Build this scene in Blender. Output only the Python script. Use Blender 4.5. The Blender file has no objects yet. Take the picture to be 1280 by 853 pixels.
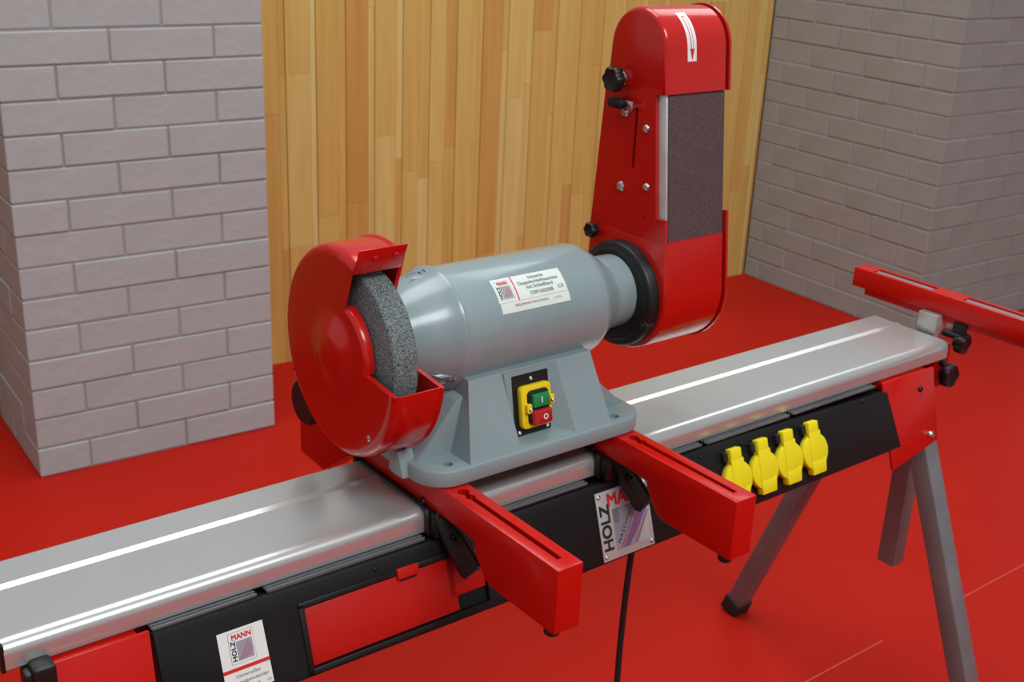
import bpy, bmesh, math, random
from mathutils import Vector, Matrix
R = math.radians
SC = bpy.context.scene
COL = SC.collection
random.seed(7)

# ---------------------------------------------------------------- camera
FPX = 1498.7
cd = bpy.data.cameras.new('camera'); cam = bpy.data.objects.new('camera', cd); COL.objects.link(cam)
cd.sensor_fit = 'HORIZONTAL'; cd.sensor_width = 36.0; cd.lens = FPX / 1280 * 36
CAM = Vector((0, -0.9986, 1.3883))
az, pitch, roll = -0.6696, 0.3654, 0.0451
fw = Vector((-math.sin(az)*math.cos(pitch), math.cos(az)*math.cos(pitch), -math.sin(pitch)))
rt = Vector((math.cos(az), math.sin(az), 0)); up = rt.cross(fw)
r2 = math.cos(roll)*rt + math.sin(roll)*up; u2 = -math.sin(roll)*rt + math.cos(roll)*up
cam.matrix_world = Matrix(((r2.x, u2.x, -fw.x, CAM.x), (r2.y, u2.y, -fw.y, CAM.y), (r2.z, u2.z, -fw.z, CAM.z), (0, 0, 0, 1)))
cd.clip_start = 0.05; cd.clip_end = 60
cd.dof.use_dof = True; cd.dof.focus_distance = 1.22; cd.dof.aperture_fstop = 13
SC.camera = cam

# ---------------------------------------------------------------- world, lights, exposure
w = bpy.data.worlds.new('hall'); SC.world = w; w.use_nodes = True
bg = w.node_tree.nodes['Background']; bg.inputs[0].default_value = (0.93, 1.0, 1.0, 1); bg.inputs[1].default_value = 0.37

def area(loc, target, sx, sy, power, col=(1, .98, .95)):
    l = bpy.data.lights.new('hall_lamp', 'AREA'); l.shape = 'RECTANGLE'; l.size = sx; l.size_y = sy; l.energy = power; l.color = col
    o = bpy.data.objects.new('hall_lamp', l); COL.objects.link(o); o.location = loc
    o.rotation_euler = (Vector(target) - Vector(loc)).to_track_quat('-Z', 'Y').to_euler()
area((0.9, 1.1, 4.2), (0.9, 1.1, 0), 2.6, 2.0, 80, (.96, 1, .99))
area((4.6, 1.6, 4.2), (4.6, 1.6, 0), 2.6, 2.0, 50, (.96, 1, .99))
area((0.6, -3.0, 4.0), (1.2, 0.5, 0.3), 2.8, 1.2, 125, (.96, 1, .99))
SC.view_settings.view_transform = 'Standard'; SC.view_settings.look = 'None'
SC.view_settings.exposure = 0.0; SC.view_settings.gamma = 1; SC.view_settings.use_curve_mapping = False

# ---------------------------------------------------------------- materials
def lin(c):
    return tuple(((v/255)/12.92 if v/255 <= .04045 else ((v/255+.055)/1.055)**2.4) for v in c) + (1,)
def mat(name, col, rough=.5, metal=0., spec=.5, coat=0., noise=None, bump=None, coat_rough=.1):
    m = bpy.data.materials.new(name); m.use_nodes = True; nt = m.node_tree; b = nt.nodes['Principled BSDF']
    b.inputs['Base Color'].default_value = lin(col); b.inputs['Roughness'].default_value = rough
    b.inputs['Metallic'].default_value = metal; b.inputs['Specular IOR Level'].default_value = spec
    b.inputs['Coat Weight'].default_value = coat; b.inputs['Coat Roughness'].default_value = coat_rough
    tc = nt.nodes.new('ShaderNodeTexCoord')
    if noise:
        scale, c2, lo, hi = noise[:4]
        n = nt.nodes.new('ShaderNodeTexNoise'); n.inputs['Scale'].default_value = scale; n.inputs['Detail'].default_value = 5
        nt.links.new(tc.outputs['Object'], n.inputs['Vector'])
        r = nt.nodes.new('ShaderNodeValToRGB'); r.color_ramp.elements[0].position = lo; r.color_ramp.elements[1].position = hi
        r.color_ramp.elements[0].color = lin(col); r.color_ramp.elements[1].color = lin(c2)
        nt.links.new(n.outputs['Fac'], r.inputs['Fac']); nt.links.new(r.outputs['Color'], b.inputs['Base Color'])
    if bump:
        scale, st, dist = bump
        n = nt.nodes.new('ShaderNodeTexNoise'); n.inputs['Scale'].default_value = scale; n.inputs['Detail'].default_value = 3
        nt.links.new(tc.outputs['Object'], n.inputs['Vector'])
        bp = nt.nodes.new('ShaderNodeBump'); bp.inputs['Strength'].default_value = st; bp.inputs['Distance'].default_value = dist
        nt.links.new(n.outputs['Fac'], bp.inputs['Height']); nt.links.new(bp.outputs['Normal'], b.inputs['Normal'])
    return m
M = {}
M['red'] = mat('red_paint', (190, 16, 7), .3, spec=.3, coat=.12, bump=(220, .06, .0006))
M['red_sheet'] = mat('red_sheet', (186, 18, 10), .2, spec=.4, coat=.35)
M['redplastic'] = mat('red_plastic', (186, 24, 18), .4, spec=.3)
M['grey'] = mat('grey_enamel', (130, 146, 151), .28, spec=.5, coat=.3, noise=(9, (138, 153, 158), .35, .7), bump=(75, .16, .0012))
M['alu'] = mat('brushed_aluminium', (200, 200, 200), .25, metal=.6, noise=(3, (194, 193, 192), .3, .7))
M['alu_edge'] = mat('bright_aluminium', (220, 222, 222), .35, metal=.7)
M['steel'] = mat('polished_steel', (205, 205, 205), .22, metal=1)
M['platen'] = mat('steel_platen', (215, 216, 216), .4, metal=.5, noise=(30, (190, 190, 190), .3, .7))
M['leg'] = mat('grey_leg_enamel', (112, 110, 114), .42, metal=.25, noise=(14, (125, 124, 128), .3, .7))
M['black'] = mat('black_plastic', (20, 20, 21), .42, spec=.4, bump=(300, .1, .0005))
M['blacksheet'] = mat('black_sheet', (20, 20, 22), .52, spec=.22, noise=(5, (25, 25, 27), .3, .7))
M['rubber'] = mat('black_rubber', (20, 20, 20), .7)
M['yellow'] = mat('yellow_plastic', (236, 220, 22), .4, spec=.35)
M['yellow2'] = mat('yellow_switch', (232, 202, 14), .35)
M['green'] = mat('green_button', (22, 128, 66), .3)
M['redb'] = mat('red_button', (176, 34, 36), .3)
M['white'] = mat('white_print', (228, 232, 230), .4)
M['whitelab'] = mat('white_label', (214, 220, 216), .35)
M['ink'] = mat('black_ink', (30, 32, 38), .5)
M['greyink'] = mat('grey_ink', (80, 86, 92), .5)
M['redink'] = mat('red_ink', (206, 38, 34), .5)
M['logo'] = mat('logo_grey', (150, 152, 166), .4)
M['logo_dark'] = mat('logo_dark_grey', (124, 126, 138), .4)
M['logo_purple'] = mat('logo_purple', (120, 100, 150), .4)
M['signplate'] = mat('sign_aluminium', (196, 200, 200), .4, metal=.35)
M['dark'] = mat('dark_gap', (12, 12, 12), .8)  # stands in for shade inside slots and gaps; also colours some rivets
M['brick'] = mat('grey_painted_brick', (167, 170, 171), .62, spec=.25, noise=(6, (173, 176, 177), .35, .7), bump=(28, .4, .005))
M['brick_shaded'] = mat('grey_brick_right_shaded', (140, 141, 139), .62, spec=.25, noise=(6, (148, 149, 147), .35, .7), bump=(45, .25, .003))  # same paint, darker: the weaker light on the right column put into the colour
M['mortar'] = mat('painted_mortar', (150, 150, 150), .8, bump=(60, .4, .004))

# abrasive wheel and belt
def grit(name, a, b_, scale, rough):
    m = bpy.data.materials.new(name); m.use_nodes = True; nt = m.node_tree; b = nt.nodes['Principled BSDF']
    tc = nt.nodes.new('ShaderNodeTexCoord'); v = nt.nodes.new('ShaderNodeTexVoronoi'); v.inputs['Scale'].default_value = scale
    nt.links.new(tc.outputs['Object'], v.inputs['Vector'])
    n = nt.nodes.new('ShaderNodeTexNoise'); n.inputs['Scale'].default_value = scale*.55; n.inputs['Detail'].default_value = 6
    nt.links.new(tc.outputs['Object'], n.inputs['Vector'])
    sp = nt.nodes.new('ShaderNodeSeparateColor'); nt.links.new(v.outputs['Color'], sp.inputs[0])
    mx = nt.nodes.new('ShaderNodeMix'); mx.data_type = 'FLOAT'; mx.inputs[0].default_value = .5
    nt.links.new(sp.outputs[0], mx.inputs[2]); nt.links.new(n.outputs['Fac'], mx.inputs[3])
    r = nt.nodes.new('ShaderNodeValToRGB'); r.color_ramp.elements[0].position = .25; r.color_ramp.elements[1].position = .8
    r.color_ramp.elements[0].color = lin(a); r.color_ramp.elements[1].color = lin(b_)
    nt.links.new(mx.outputs[0], r.inputs['Fac']); nt.links.new(r.outputs['Color'], b.inputs['Base Color'])
    bp = nt.nodes.new('ShaderNodeBump'); bp.inputs['Strength'].default_value = .6; bp.inputs['Distance'].default_value = .0008
    nt.links.new(mx.outputs[0], bp.inputs['Height']); nt.links.new(bp.outputs['Normal'], b.inputs['Normal'])
    b.inputs['Roughness'].default_value = rough
    return m
M['stone'] = grit('grinding_stone', (34, 40, 42), (140, 150, 153), 1100, .7)
M['belt'] = grit('abrasive_belt', (66, 50, 50), (96, 78, 78), 900, .75)

# carpet
def carpet():
    m = bpy.data.materials.new('red_carpet'); m.use_nodes = True; nt = m.node_tree; b = nt.nodes['Principled BSDF']
    tc = nt.nodes.new('ShaderNodeTexCoord')
    n = nt.nodes.new('ShaderNodeTexNoise'); n.inputs['Scale'].default_value = 1.7; n.inputs['Detail'].default_value = 4
    nt.links.new(tc.outputs['Object'], n.inputs['Vector'])
    n2 = nt.nodes.new('ShaderNodeTexNoise'); n2.inputs['Scale'].default_value = 260; n2.inputs['Detail'].default_value = 3
    nt.links.new(tc.outputs['Object'], n2.inputs['Vector'])
    mx = nt.nodes.new('ShaderNodeMix'); mx.data_type = 'FLOAT'; mx.inputs[0].default_value = .3
    nt.links.new(n.outputs['Fac'], mx.inputs[2]); nt.links.new(n2.outputs['Fac'], mx.inputs[3])
    r = nt.nodes.new('ShaderNodeValToRGB'); r.color_ramp.elements[0].position = .3; r.color_ramp.elements[1].position = .7
    r.color_ramp.elements[0].color = lin((170, 21, 9)); r.color_ramp.elements[1].color = lin((183, 30, 15))
    nt.links.new(mx.outputs[0], r.inputs['Fac']); nt.links.new(r.outputs['Color'], b.inputs['Base Color'])
    bp = nt.nodes.new('ShaderNodeBump'); bp.inputs['Strength'].default_value = .25; bp.inputs['Distance'].default_value = .002
    nt.links.new(n2.outputs['Fac'], bp.inputs['Height']); nt.links.new(bp.outputs['Normal'], b.inputs['Normal'])
    b.inputs['Roughness'].default_value = .7; b.inputs['Specular IOR Level'].default_value = .12
    b.inputs['Coat Weight'].default_value = .07; b.inputs['Coat Roughness'].default_value = .14
    return m
M['carpet'] = carpet()

# pine: tone of each block from its object's random number, grain along z
def pine():
    m = bpy.data.materials.new('pine_wood'); m.use_nodes = True; nt = m.node_tree; b = nt.nodes['Principled BSDF']
    tc = nt.nodes.new('ShaderNodeTexCoord'); oi = nt.nodes.new('ShaderNodeObjectInfo')
    mp = nt.nodes.new('ShaderNodeMapping'); mp.inputs['Scale'].default_value = (1, 1, .05)
    off = nt.nodes.new('ShaderNodeVectorMath'); off.operation = 'SCALE'; off.inputs[0].default_value = (37, 11, 23)
    nt.links.new(oi.outputs['Random'], off.inputs['Scale'])
    ad = nt.nodes.new('ShaderNodeVectorMath'); ad.operation = 'ADD'
    nt.links.new(tc.outputs['Object'], ad.inputs[0]); nt.links.new(off.outputs[0], ad.inputs[1]); nt.links.new(ad.outputs[0], mp.inputs['Vector'])
    n = nt.nodes.new('ShaderNodeTexNoise'); n.inputs['Scale'].default_value = 55; n.inputs['Detail'].default_value = 4
    nt.links.new(mp.outputs[0], n.inputs['Vector'])
    r = nt.nodes.new('ShaderNodeValToRGB'); e = r.color_ramp.elements
    e[0].position = 0; e[0].color = lin((198, 150, 82)); e[1].position = 1; e[1].color = lin((220, 200, 134))
    for p, c in ((.15, (206, 168, 94)), (.5, (210, 178, 104)), (.8, (214, 188, 116))):
        k = e.new(p); k.color = lin(c)
    nt.links.new(oi.outputs['Random'], r.inputs['Fac'])
    g = nt.nodes.new('ShaderNodeValToRGB'); g.color_ramp.elements[0].position = .3; g.color_ramp.elements[1].position = .62
    g.color_ramp.elements[0].color = (.84, .76, .62, 1); g.color_ramp.elements[1].color = (1, 1, 1, 1)
    nt.links.new(n.outputs['Fac'], g.inputs['Fac'])
    mx = nt.nodes.new('ShaderNodeMix'); mx.data_type = 'RGBA'; mx.blend_type = 'MULTIPLY'; mx.inputs[0].default_value = .6
    nt.links.new(r.outputs['Color'], mx.inputs[6]); nt.links.new(g.outputs['Color'], mx.inputs[7])
    nt.links.new(mx.outputs[2], b.inputs['Base Color']); b.inputs['Roughness'].default_value = .45
    b.inputs['Specular IOR Level'].default_value = .3
    return m
M['pine'] = pine()
M['pine_back'] = mat('pine_backing', (150, 108, 55), .6)

# ---------------------------------------------------------------- helpers
def link(name, me, m, parent=None, smooth=False, ang=35):
    o = bpy.data.objects.new(name, me); COL.objects.link(o)
    if m is not None and not me.materials: me.materials.append(M[m] if isinstance(m, str) else m)
    if smooth:
        me.polygons.foreach_set('use_smooth', [True]*len(me.polygons)); me.set_sharp_from_angle(angle=R(ang))
    if parent is not None:
        o.parent = parent; o.matrix_parent_inverse = parent.matrix_world.inverted() if False else Matrix.Identity(4)
        o.location = -Vector(ORG.get(parent.name, (0, 0, 0)))
        ORG[o.name] = (0, 0, 0)
        if parent.parent is not None: o.location = (0, 0, 0)
    return o
ORG = {}
def mesh(bm, name='mesh'):
    bmesh.ops.recalc_face_normals(bm, faces=bm.faces[:])
    me = bpy.data.meshes.new(name); bm.to_mesh(me); bm.free(); return me
def box_bm(x0, x1, y0, y1, z0, z1, bev=0., seg=2):
    bm = bmesh.new(); bmesh.ops.create_cube(bm, size=1)
    bmesh.ops.scale(bm, vec=(x1-x0, y1-y0, z1-z0), verts=bm.verts); bmesh.ops.translate(bm, vec=((x0+x1)/2, (y0+y1)/2, (z0+z1)/2), verts=bm.verts)
    if bev: bmesh.ops.bevel(bm, geom=bm.edges[:], offset=bev, segments=seg, affect='EDGES', profile=.5)
    return bm
def prism_bm(pts, axis, a0, a1, bev=0., seg=2, which='all'):
    """polygon pts in the plane normal to axis ('x': (y,z); 'y': (x,z); 'z': (x,y)) extruded a0..a1"""
    bm = bmesh.new()
    def P(p, a): return {'x': (a, p[0], p[1]), 'y': (p[0], a, p[1]), 'z': (p[0], p[1], a)}[axis]
    A = [bm.verts.new(P(p, a0)) for p in pts]; B = [bm.verts.new(P(p, a1)) for p in pts]; n = len(pts)
    fa = bm.faces.new(A); fb = bm.faces.new(B[::-1])
    for i in range(n): bm.faces.new((A[i], B[i], B[(i+1) % n], A[(i+1) % n]))
    bmesh.ops.recalc_face_normals(bm, faces=bm.faces[:])
    if bev:
        if which == 'all': g = bm.edges[:]
        elif which == 'caps': g = list(fa.edges) + list(fb.edges)
        elif which == 'cap0': g = list(fa.edges)
        elif which == 'cap1': g = list(fb.edges)
        bmesh.ops.bevel(bm, geom=g, offset=bev, segments=seg, affect='EDGES', profile=.5, clamp_overlap=True)
    return bm
def join(*bms):
    out = bmesh.new()
    for b in bms:
        me = bpy.data.meshes.new('t'); b.to_mesh(me); b.free(); out.from_mesh(me); bpy.data.meshes.remove(me)
    return out
def xform(bm, m): bmesh.ops.transform(bm, matrix=m, verts=bm.verts); return bm
def lathe_bm(prof, axis='x', seg=64, c=(0, 0, 0), closed=False):
    """prof: list of (a, r) along axis"""
    bm = bmesh.new(); rings = []
    for a, r in prof:
        if r < 1e-6: rings.append([bm.verts.new((a, 0, 0))]); continue
        rings.append([bm.verts.new((a, r*math.cos(2*math.pi*i/seg), r*math.sin(2*math.pi*i/seg))) for i in range(seg)])
    for k in range(len(rings)-1 + (1 if closed else 0)):
        A, B = rings[k], rings[(k+1) % len(rings)]
        for i in range(seg):
            j = (i+1) % seg
            if len(A) == 1 and len(B) == 1: continue
            if len(A) == 1: bm.faces.new((A[0], B[i], B[j]))
            elif len(B) == 1: bm.faces.new((A[i], B[0], A[j]))
            else: bm.faces.new((A[i], B[i], B[j], A[j]))
    if axis == 'z': xform(bm, Matrix(((0, 1, 0, 0), (0, 0, 1, 0), (1, 0, 0, 0), (0, 0, 0, 1))))
    if axis == 'y': xform(bm, Matrix(((0, 0, 1, 0), (1, 0, 0, 0), (0, 1, 0, 0), (0, 0, 0, 1))))
    bmesh.ops.translate(bm, vec=c, verts=bm.verts)
    return bm
def cyl_bm(p0, p1, r, seg=24, bev=0.):
    p0, p1 = Vector(p0), Vector(p1); L = (p1-p0).length
    pr = [(0, 0), (0, r-bev), (bev, r), (L-bev, r), (L, r-bev), (L, 0)] if bev else [(0, 0), (0, r), (L, r), (L, 0)]
    bm = lathe_bm(pr, 'x', seg)
    q = (p1-p0).to_track_quat('X', 'Z').to_matrix().to_4x4()
    return xform(bm, Matrix.Translation(p0) @ q)
def screw_bm(c, n, r, h=.0025):
    """pan-head screw with a hex socket recess"""
    n = Vector(n).normalized(); q = n.to_track_quat('X', 'Z').to_matrix().to_4x4()
    bm = lathe_bm([(-.001, r), (h*.35, r), (h*.8, r*.8), (h, r*.5), (h*.95, r*.42), (h*.4, r*.38), (h*.4, 0)], 'x', 20)
    return xform(bm, Matrix.Translation(Vector(c)) @ q)
def tube_bm(path, r, seg=12):
    bm = bmesh.new(); pts = [Vector(p) for p in path]; rings = []; prev = None
    for i, p in enumerate(pts):
        t = (pts[min(i+1, len(pts)-1)]-pts[max(i-1, 0)]).normalized()
        a = t.orthogonal().normalized() if prev is None else (prev - t*prev.dot(t)).normalized(); prev = a; b = t.cross(a)
        rings.append([bm.verts.new(p+r*(math.cos(2*math.pi*k/seg)*a+math.sin(2*math.pi*k/seg)*b)) for k in range(seg)])
    for A, B in zip(rings, rings[1:]):
        for k in range(seg): bm.faces.new((A[k], B[k], B[(k+1) % seg], A[(k+1) % seg]))
    bm.faces.new(rings[0]); bm.faces.new(rings[-1]); return bm
def sqtube_bm(p0, p1, w, d, bev=.003):
    """square bar between two points, width w along x, d across"""
    p0, p1 = Vector(p0), Vector(p1); L = (p1-p0).length
    bm = box_bm(-w/2, w/2, -d/2, d/2, 0, L, bev)
    z = (p1-p0).normalized(); y = z.cross(Vector((1, 0, 0))).normalized(); x = y.cross(z)
    m = Matrix((( x.x, y.x, z.x, p0.x), (x.y, y.y, z.y, p0.y), (x.z, y.z, z.z, p0.z), (0, 0, 0, 1)))
    return xform(bm, m)
def boolcut(me, cutters):
    """subtract solids from a mesh and return the evaluated mesh"""
    o = bpy.data.objects.new('tmp', me); COL.objects.link(o); tmp = []
    for bm in cutters:
        cm = mesh(bm, 'cut'); c = bpy.data.objects.new('cut', cm); COL.objects.link(c); tmp.append(c)
        md = o.modifiers.new('b', 'BOOLEAN'); md.operation = 'DIFFERENCE'; md.solver = 'EXACT'; md.object = c
    bpy.context.view_layer.update()
    dg = bpy.context.evaluated_depsgraph_get(); new = bpy.data.meshes.new_from_object(o.evaluated_get(dg))
    bpy.data.objects.remove(o)
    for c in tmp: bpy.data.objects.remove(c)
    new.materials.clear()
    return new
def text_mesh(s, size, bold=0., spacing=1.0, align='LEFT'):
    cu = bpy.data.curves.new('text', 'FONT'); cu.body = s; cu.size = size; cu.offset = bold; cu.space_character = spacing; cu.align_x = align; cu.resolution_u = 3
    o = bpy.data.objects.new('t', cu); COL.objects.link(o); bpy.context.view_layer.update()
    me = bpy.data.meshes.new_from_object(o.evaluated_get(bpy.context.evaluated_depsgraph_get()))
    bpy.data.objects.remove(o); me.materials.clear(); return me
def text_on(name, s, size, fn, m, parent, uv=(0, 0), rot=0., bold=0., spacing=1.0, width=None, sx=1.):
    """fn(u, v, h) -> point; text laid out in u,v"""
    me = text_mesh(s, size, 0, spacing)
    if bold:   # heavier strokes: the letters repeated a hair's breadth apart
        bm = bmesh.new()
        for k, (a, b) in enumerate(((0, 0), (bold, 0), (0, bold), (bold, bold), (bold*.5, bold*.5))):
            n0 = len(bm.verts); bm.from_mesh(me); bm.verts.ensure_lookup_table()
            for v in bm.verts[n0:]: v.co += Vector((a, b, k*.00002))
        bm.to_mesh(me); bm.free()
    xs = [v.co.x for v in me.vertices]; wd = max(xs)-min(xs); x0 = min(xs)
    k = (width/wd) if width else sx
    c, sn = math.cos(rot), math.sin(rot)
    for v in me.vertices:
        a, b = (v.co.x-x0)*k, v.co.y
        v.co = fn(uv[0]+a*c-b*sn, uv[1]+a*sn+b*c, .0004+v.co.z)
    return link(name, me, m, parent)
def patch(name, pts, fn, m, parent, h=.0002, nu=1, nv=1, thick=None):
    """quad patch from 4 (u,v) corners bl,br,tr,tl with the surface function, given a small thickness"""
    bm = bmesh.new(); bl, br, tr, tl = [Vector(p) for p in pts]; g = {}
    H = (0, h)
    for l in (0, 1):
        for i in range(nu+1):
            for j in range(nv+1):
                a, b = i/nu, j/nv; p = (bl*(1-a)+br*a)*(1-b)+(tl*(1-a)+tr*a)*b
                g[i, j, l] = bm.verts.new(fn(p.x, p.y, H[l]))
    for i in range(nu):
        for j in range(nv):
            for l in (0, 1): bm.faces.new((g[i, j, l], g[i+1, j, l], g[i+1, j+1, l], g[i, j+1, l]))
    for i in range(nu):
        for j in (0, nv): bm.faces.new((g[i, j, 0], g[i+1, j, 0], g[i+1, j, 1], g[i, j, 1]))
    for j in range(nv):
        for i in (0, nu): bm.faces.new((g[i, j, 0], g[i, j+1, 0], g[i, j+1, 1], g[i, j, 1]))
    return link(name, mesh(bm), m, parent, smooth=nv > 1)
def thing(name, loc, label, cat, group=None):
    o = bpy.data.objects.new(name, None); COL.objects.link(o); o.location = loc; o.empty_display_size = .05
    o['label'] = label; o['category'] = cat
    if group: o['group'] = group
    ORG[o.name] = tuple(loc); return o
def part(name, bm, m, parent, label=None, smooth=True, ang=35):
    me = bm if isinstance(bm, bpy.types.Mesh) else mesh(bm)
    o = link(name, me, m, parent, smooth, ang)
    if label: o['label'] = label
    return o
def knob_bm(c, n, r, h, lobes=6):
    """star knob: lobed disc on a stem, pointing along n"""
    bm = bmesh.new(); N = 48; rings = []
    for (a, k) in ((0, .55), (.25, .6), (.3, .93), (.45, 1), (.85, 1), (1, .9)):
        ring = []
        for i in range(N):
            t = 2*math.pi*i/N; rr = r*k
            if k > .8: rr *= 1 - .16*(0.5-0.5*math.cos(lobes*t))**1.5
            ring.append(bm.verts.new((a*h, rr*math.cos(t), rr*math.sin(t))))
        rings.append(ring)
    for A, B in zip(rings, rings[1:]):
        for i in range(N): bm.faces.new((A[i], B[i], B[(i+1) % N], A[(i+1) % N]))
    bm.faces.new(rings[0]); 
    top = rings[-1]; inner = [bm.verts.new((h*.88, r*.5*math.cos(2*math.pi*i/N), r*.5*math.sin(2*math.pi*i/N))) for i in range(N)]
    for i in range(N): bm.faces.new((top[i], inner[i], inner[(i+1) % N], top[(i+1) % N]))
    bm.faces.new(inner)
    q = Vector(n).normalized().to_track_quat('X', 'Z').to_matrix().to_4x4()
    return xform(bm, Matrix.Translation(Vector(c)) @ q)

# ---------------------------------------------------------------- setting
fl = link('floor', mesh(box_bm(-6, 9, -6, 8, -.05, 0)), 'carpet'); fl['kind'] = 'structure'
ORG['floor'] = (0, 0, 0)
for i, (xa, xb) in enumerate(((1.45, 1.87), (2.10, 3.0))):
    s = part('carpet_seam', box_bm(xa, xb, .1235, .1255, -.001, .0012), mat('seam_film', (205, 84, 66), .4), fl, smooth=False)
BA = -.052897
E1 = Vector((math.cos(BA), math.sin(BA), 0)); E2 = Vector((-math.sin(BA), math.cos(BA), 0)); LO = Vector((.71341, 1.70363, 0))
WM = Matrix(((E1.x, E2.x, 0, LO.x), (E1.y, E2.y, 0, LO.y), (0, 0, 1, 0), (0, 0, 0, 1)))
def place_setting(o): o.matrix_world = WM
wb = link('wall_back', mesh(box_bm(-1.6, 4.6, .415, .5, 0, 1.75)), 'pine_back'); place_setting(wb); wb['kind'] = 'structure'
def block(parent, name, x0, x1, y0, y1, z0, z1, m, bev=.0015, seg=1):
    cx, cy, cz = (x0+x1)/2, (y0+y1)/2, (z0+z1)/2
    me = mesh(box_bm(x0-cx, x1-cx, y0-cy, y1-cy, z0-cz, z1-cz, bev, seg)); me.materials.append(M[m])
    o = bpy.data.objects.new(name, me); COL.objects.link(o); o.parent = parent; o.location = (cx, cy, cz); return o
# glued pine boards: two lamellae each, finger-jointed blocks
bx0 = .558; BW = .0937; rng = random.Random(11)
for i in range(24):
    xa = bx0 + i*BW; xb = xa+BW
    if xb > 2.742: xb = 2.742
    if xb-xa < .02: break
    sp = xa + (xb-xa)*rng.choice((.74, .78, .82, .22, .6))
    for s, (p, q) in enumerate(((xa+.0022, sp), (sp, xb))):
        z = 0.
        while z < 1.74:
            L = rng.uniform(.45, 1.15)
            if z == 0: L *= rng.uniform(.4, 1)
            z1 = min(z+L, 1.75)
            if 1.75-z1 < .15: z1 = 1.75
            d = .4 + rng.uniform(0, .0006)
            block(wb, 'plank', p, q-.0003, d, .418, z, z1-.0003, 'pine', .0007)
            z = z1
# brick columns
def column(name, x0, x1, y0, y1, rows, side_long_even, m, rseed):
    core = link(name, mesh(box_bm(x0+.0032, x1-.0032, y0+.0032, y1, 0, rows*.075)), 'mortar'); place_setting(core); core['kind'] = 'structure'
    rr = random.Random(rseed); g = .0022 if m == 'brick' else .0034
    for k in range(rows):
        z0, z1 = k*.075+.0022, (k+1)*.075-.0022
        even = (k % 2 == 0) == side_long_even
        # front run: half first on even rows (the side face then shows its stretcher)
        x = x0; first = True; fr = []
        while x < x1-.02:
            L = .121 if (first and even) else .2415
            if first: first_x = min(x+L, x1)
            xe = x+L
            if x1-xe < .05: xe = x1
            fr.append((x, min(xe, x1))); x = xe; first = False
        dep = .2415 if even else .121
        for i, (a, b) in enumerate(fr):
            j = rr.uniform(-.0018, .0018)
            yb = y0+(dep if i == 0 else .06)
            block(core, 'brick', a+(g if i else -.0+j*.5), b-g if i < len(fr)-1 else b, y0+j, yb-g, z0+rr.uniform(-.0008, .0008), z1+rr.uniform(-.0008, .0008), m, .003, 2)
        y = y0+dep
        while y < y1-.02:
            ye = min(y+.2415, y1)
            if y1-ye < .03: ye = y1
            j = rr.uniform(-.0018, .0018)
            block(core, 'brick', x0+j, x0+.06, y+g, ye-g, z0+rr.uniform(-.0008, .0008), z1+rr.uniform(-.0008, .0008), m, .003, 2)
            y = ye
    return core
column('wall_left', 0, .604, 0, .40, 23, True, 'brick', 3)
column('wall_right', 2.7426, 3.47, -.4005, .398, 23, True, 'brick_shaded', 5)

# ================================================================ saw stand
ZT = .7176; ZB = .686
ST = thing('saw_stand', (.95, .075, 0), 'long aluminium beam saw stand on grey legs carrying the grinder', 'stand')
# beam profile (y,z): flat top, raised rear strip with chamfered step, rounded front
def arc(cx, cy, r, a0, a1, n=8): return [(cx+r*math.cos(R(a0+(a1-a0)*i/n)), cy+r*math.sin(R(a0+(a1-a0)*i/n))) for i in range(n+1)]
prof = [(0, ZT-.018)] + arc(.014, ZT-.014, .014, 176, 90, 22) + [(.0940, ZT), (.1010, ZT+.0022), (.1020, ZT+.0023), (.1060, ZT+.0003)] + arc(.1455, ZT-.0035, .0045, 90, 0, 4) + [(.150, ZB+.004), (.146, ZB), (.004, ZB), (0, ZB+.004)]
part('beam', prism_bm(prof, 'x', .214, 1.700), 'alu', ST, ang=10)
part('beam_end_cap', box_bm(.2105, .2145, .001, .149, ZB+.001, ZT-.002), 'black', ST)
part('beam_end_cap', box_bm(1.6995, 1.7025, .002, .148, ZB+.001, ZT-.002), 'leg', ST)
# rails under the beam (twin aluminium lips seen above the black panel)
for xa, xb in ((.35, .462), (.474, .67), (.76, .915), (1.0, 1.12), (1.13, 1.30), (1.31, 1.50)):
    part('guide_rail', join(box_bm(xa, xb, -.0085, .02, .6845, .6860), box_bm(xa, xb, -.0085, -.0070, .6845, .6885), box_bm(xa, xb, -.0030, -.0015, .6845, .6885)), 'leg', ST, smooth=False)
part('rail_core', box_bm(.35, 1.66, .012, .138, .60, .687), 'blacksheet', ST, smooth=False)

# tilted front face: y = -.012 + .33 (z - .69)
TS = .33; TL = math.hypot(1, TS); TU = Vector((0, TS, 1))/TL; TN = Vector((0, -1, TS))/TL; TO = Vector((0, -.012, .69))
def tilt(u, v, h=0.): return Vector((u, 0, 0)) + TO + TU*v + TN*h     # u world x, v along slope (0 at z=.69, down negative)
def tprism(pts, h0, h1, bev=0., which='all'):
    bm = prism_bm([(p[0], p[1]) for p in pts], 'z', h0, h1, bev, 2, which)
    m = Matrix(((1, TU.x, TN.x, TO.x), (0, TU.y, TN.y, TO.y), (0, TU.z, TN.z, TO.z), (0, 0, 0, 1)))
    return xform(bm, m)
def trect(x0, x1, v0, v1, h0, h1, bev=0.): return tprism([(x0, v0), (x1, v0), (x1, v1), (x0, v1)], h0, h1, bev)
pan = mesh(tprism([(.3480, -.004), (.3485, -.106), (.885, -.110), (1.543, -.108), (1.524, -.013), (1.2, -.006)], -.03, 0, .004, 'caps'))
pan = boolcut(pan, [trect(.5075, .742, -.098, -.030, -.006, .01)])
PAN = part('outlet_panel', pan, 'blacksheet', ST)
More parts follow.
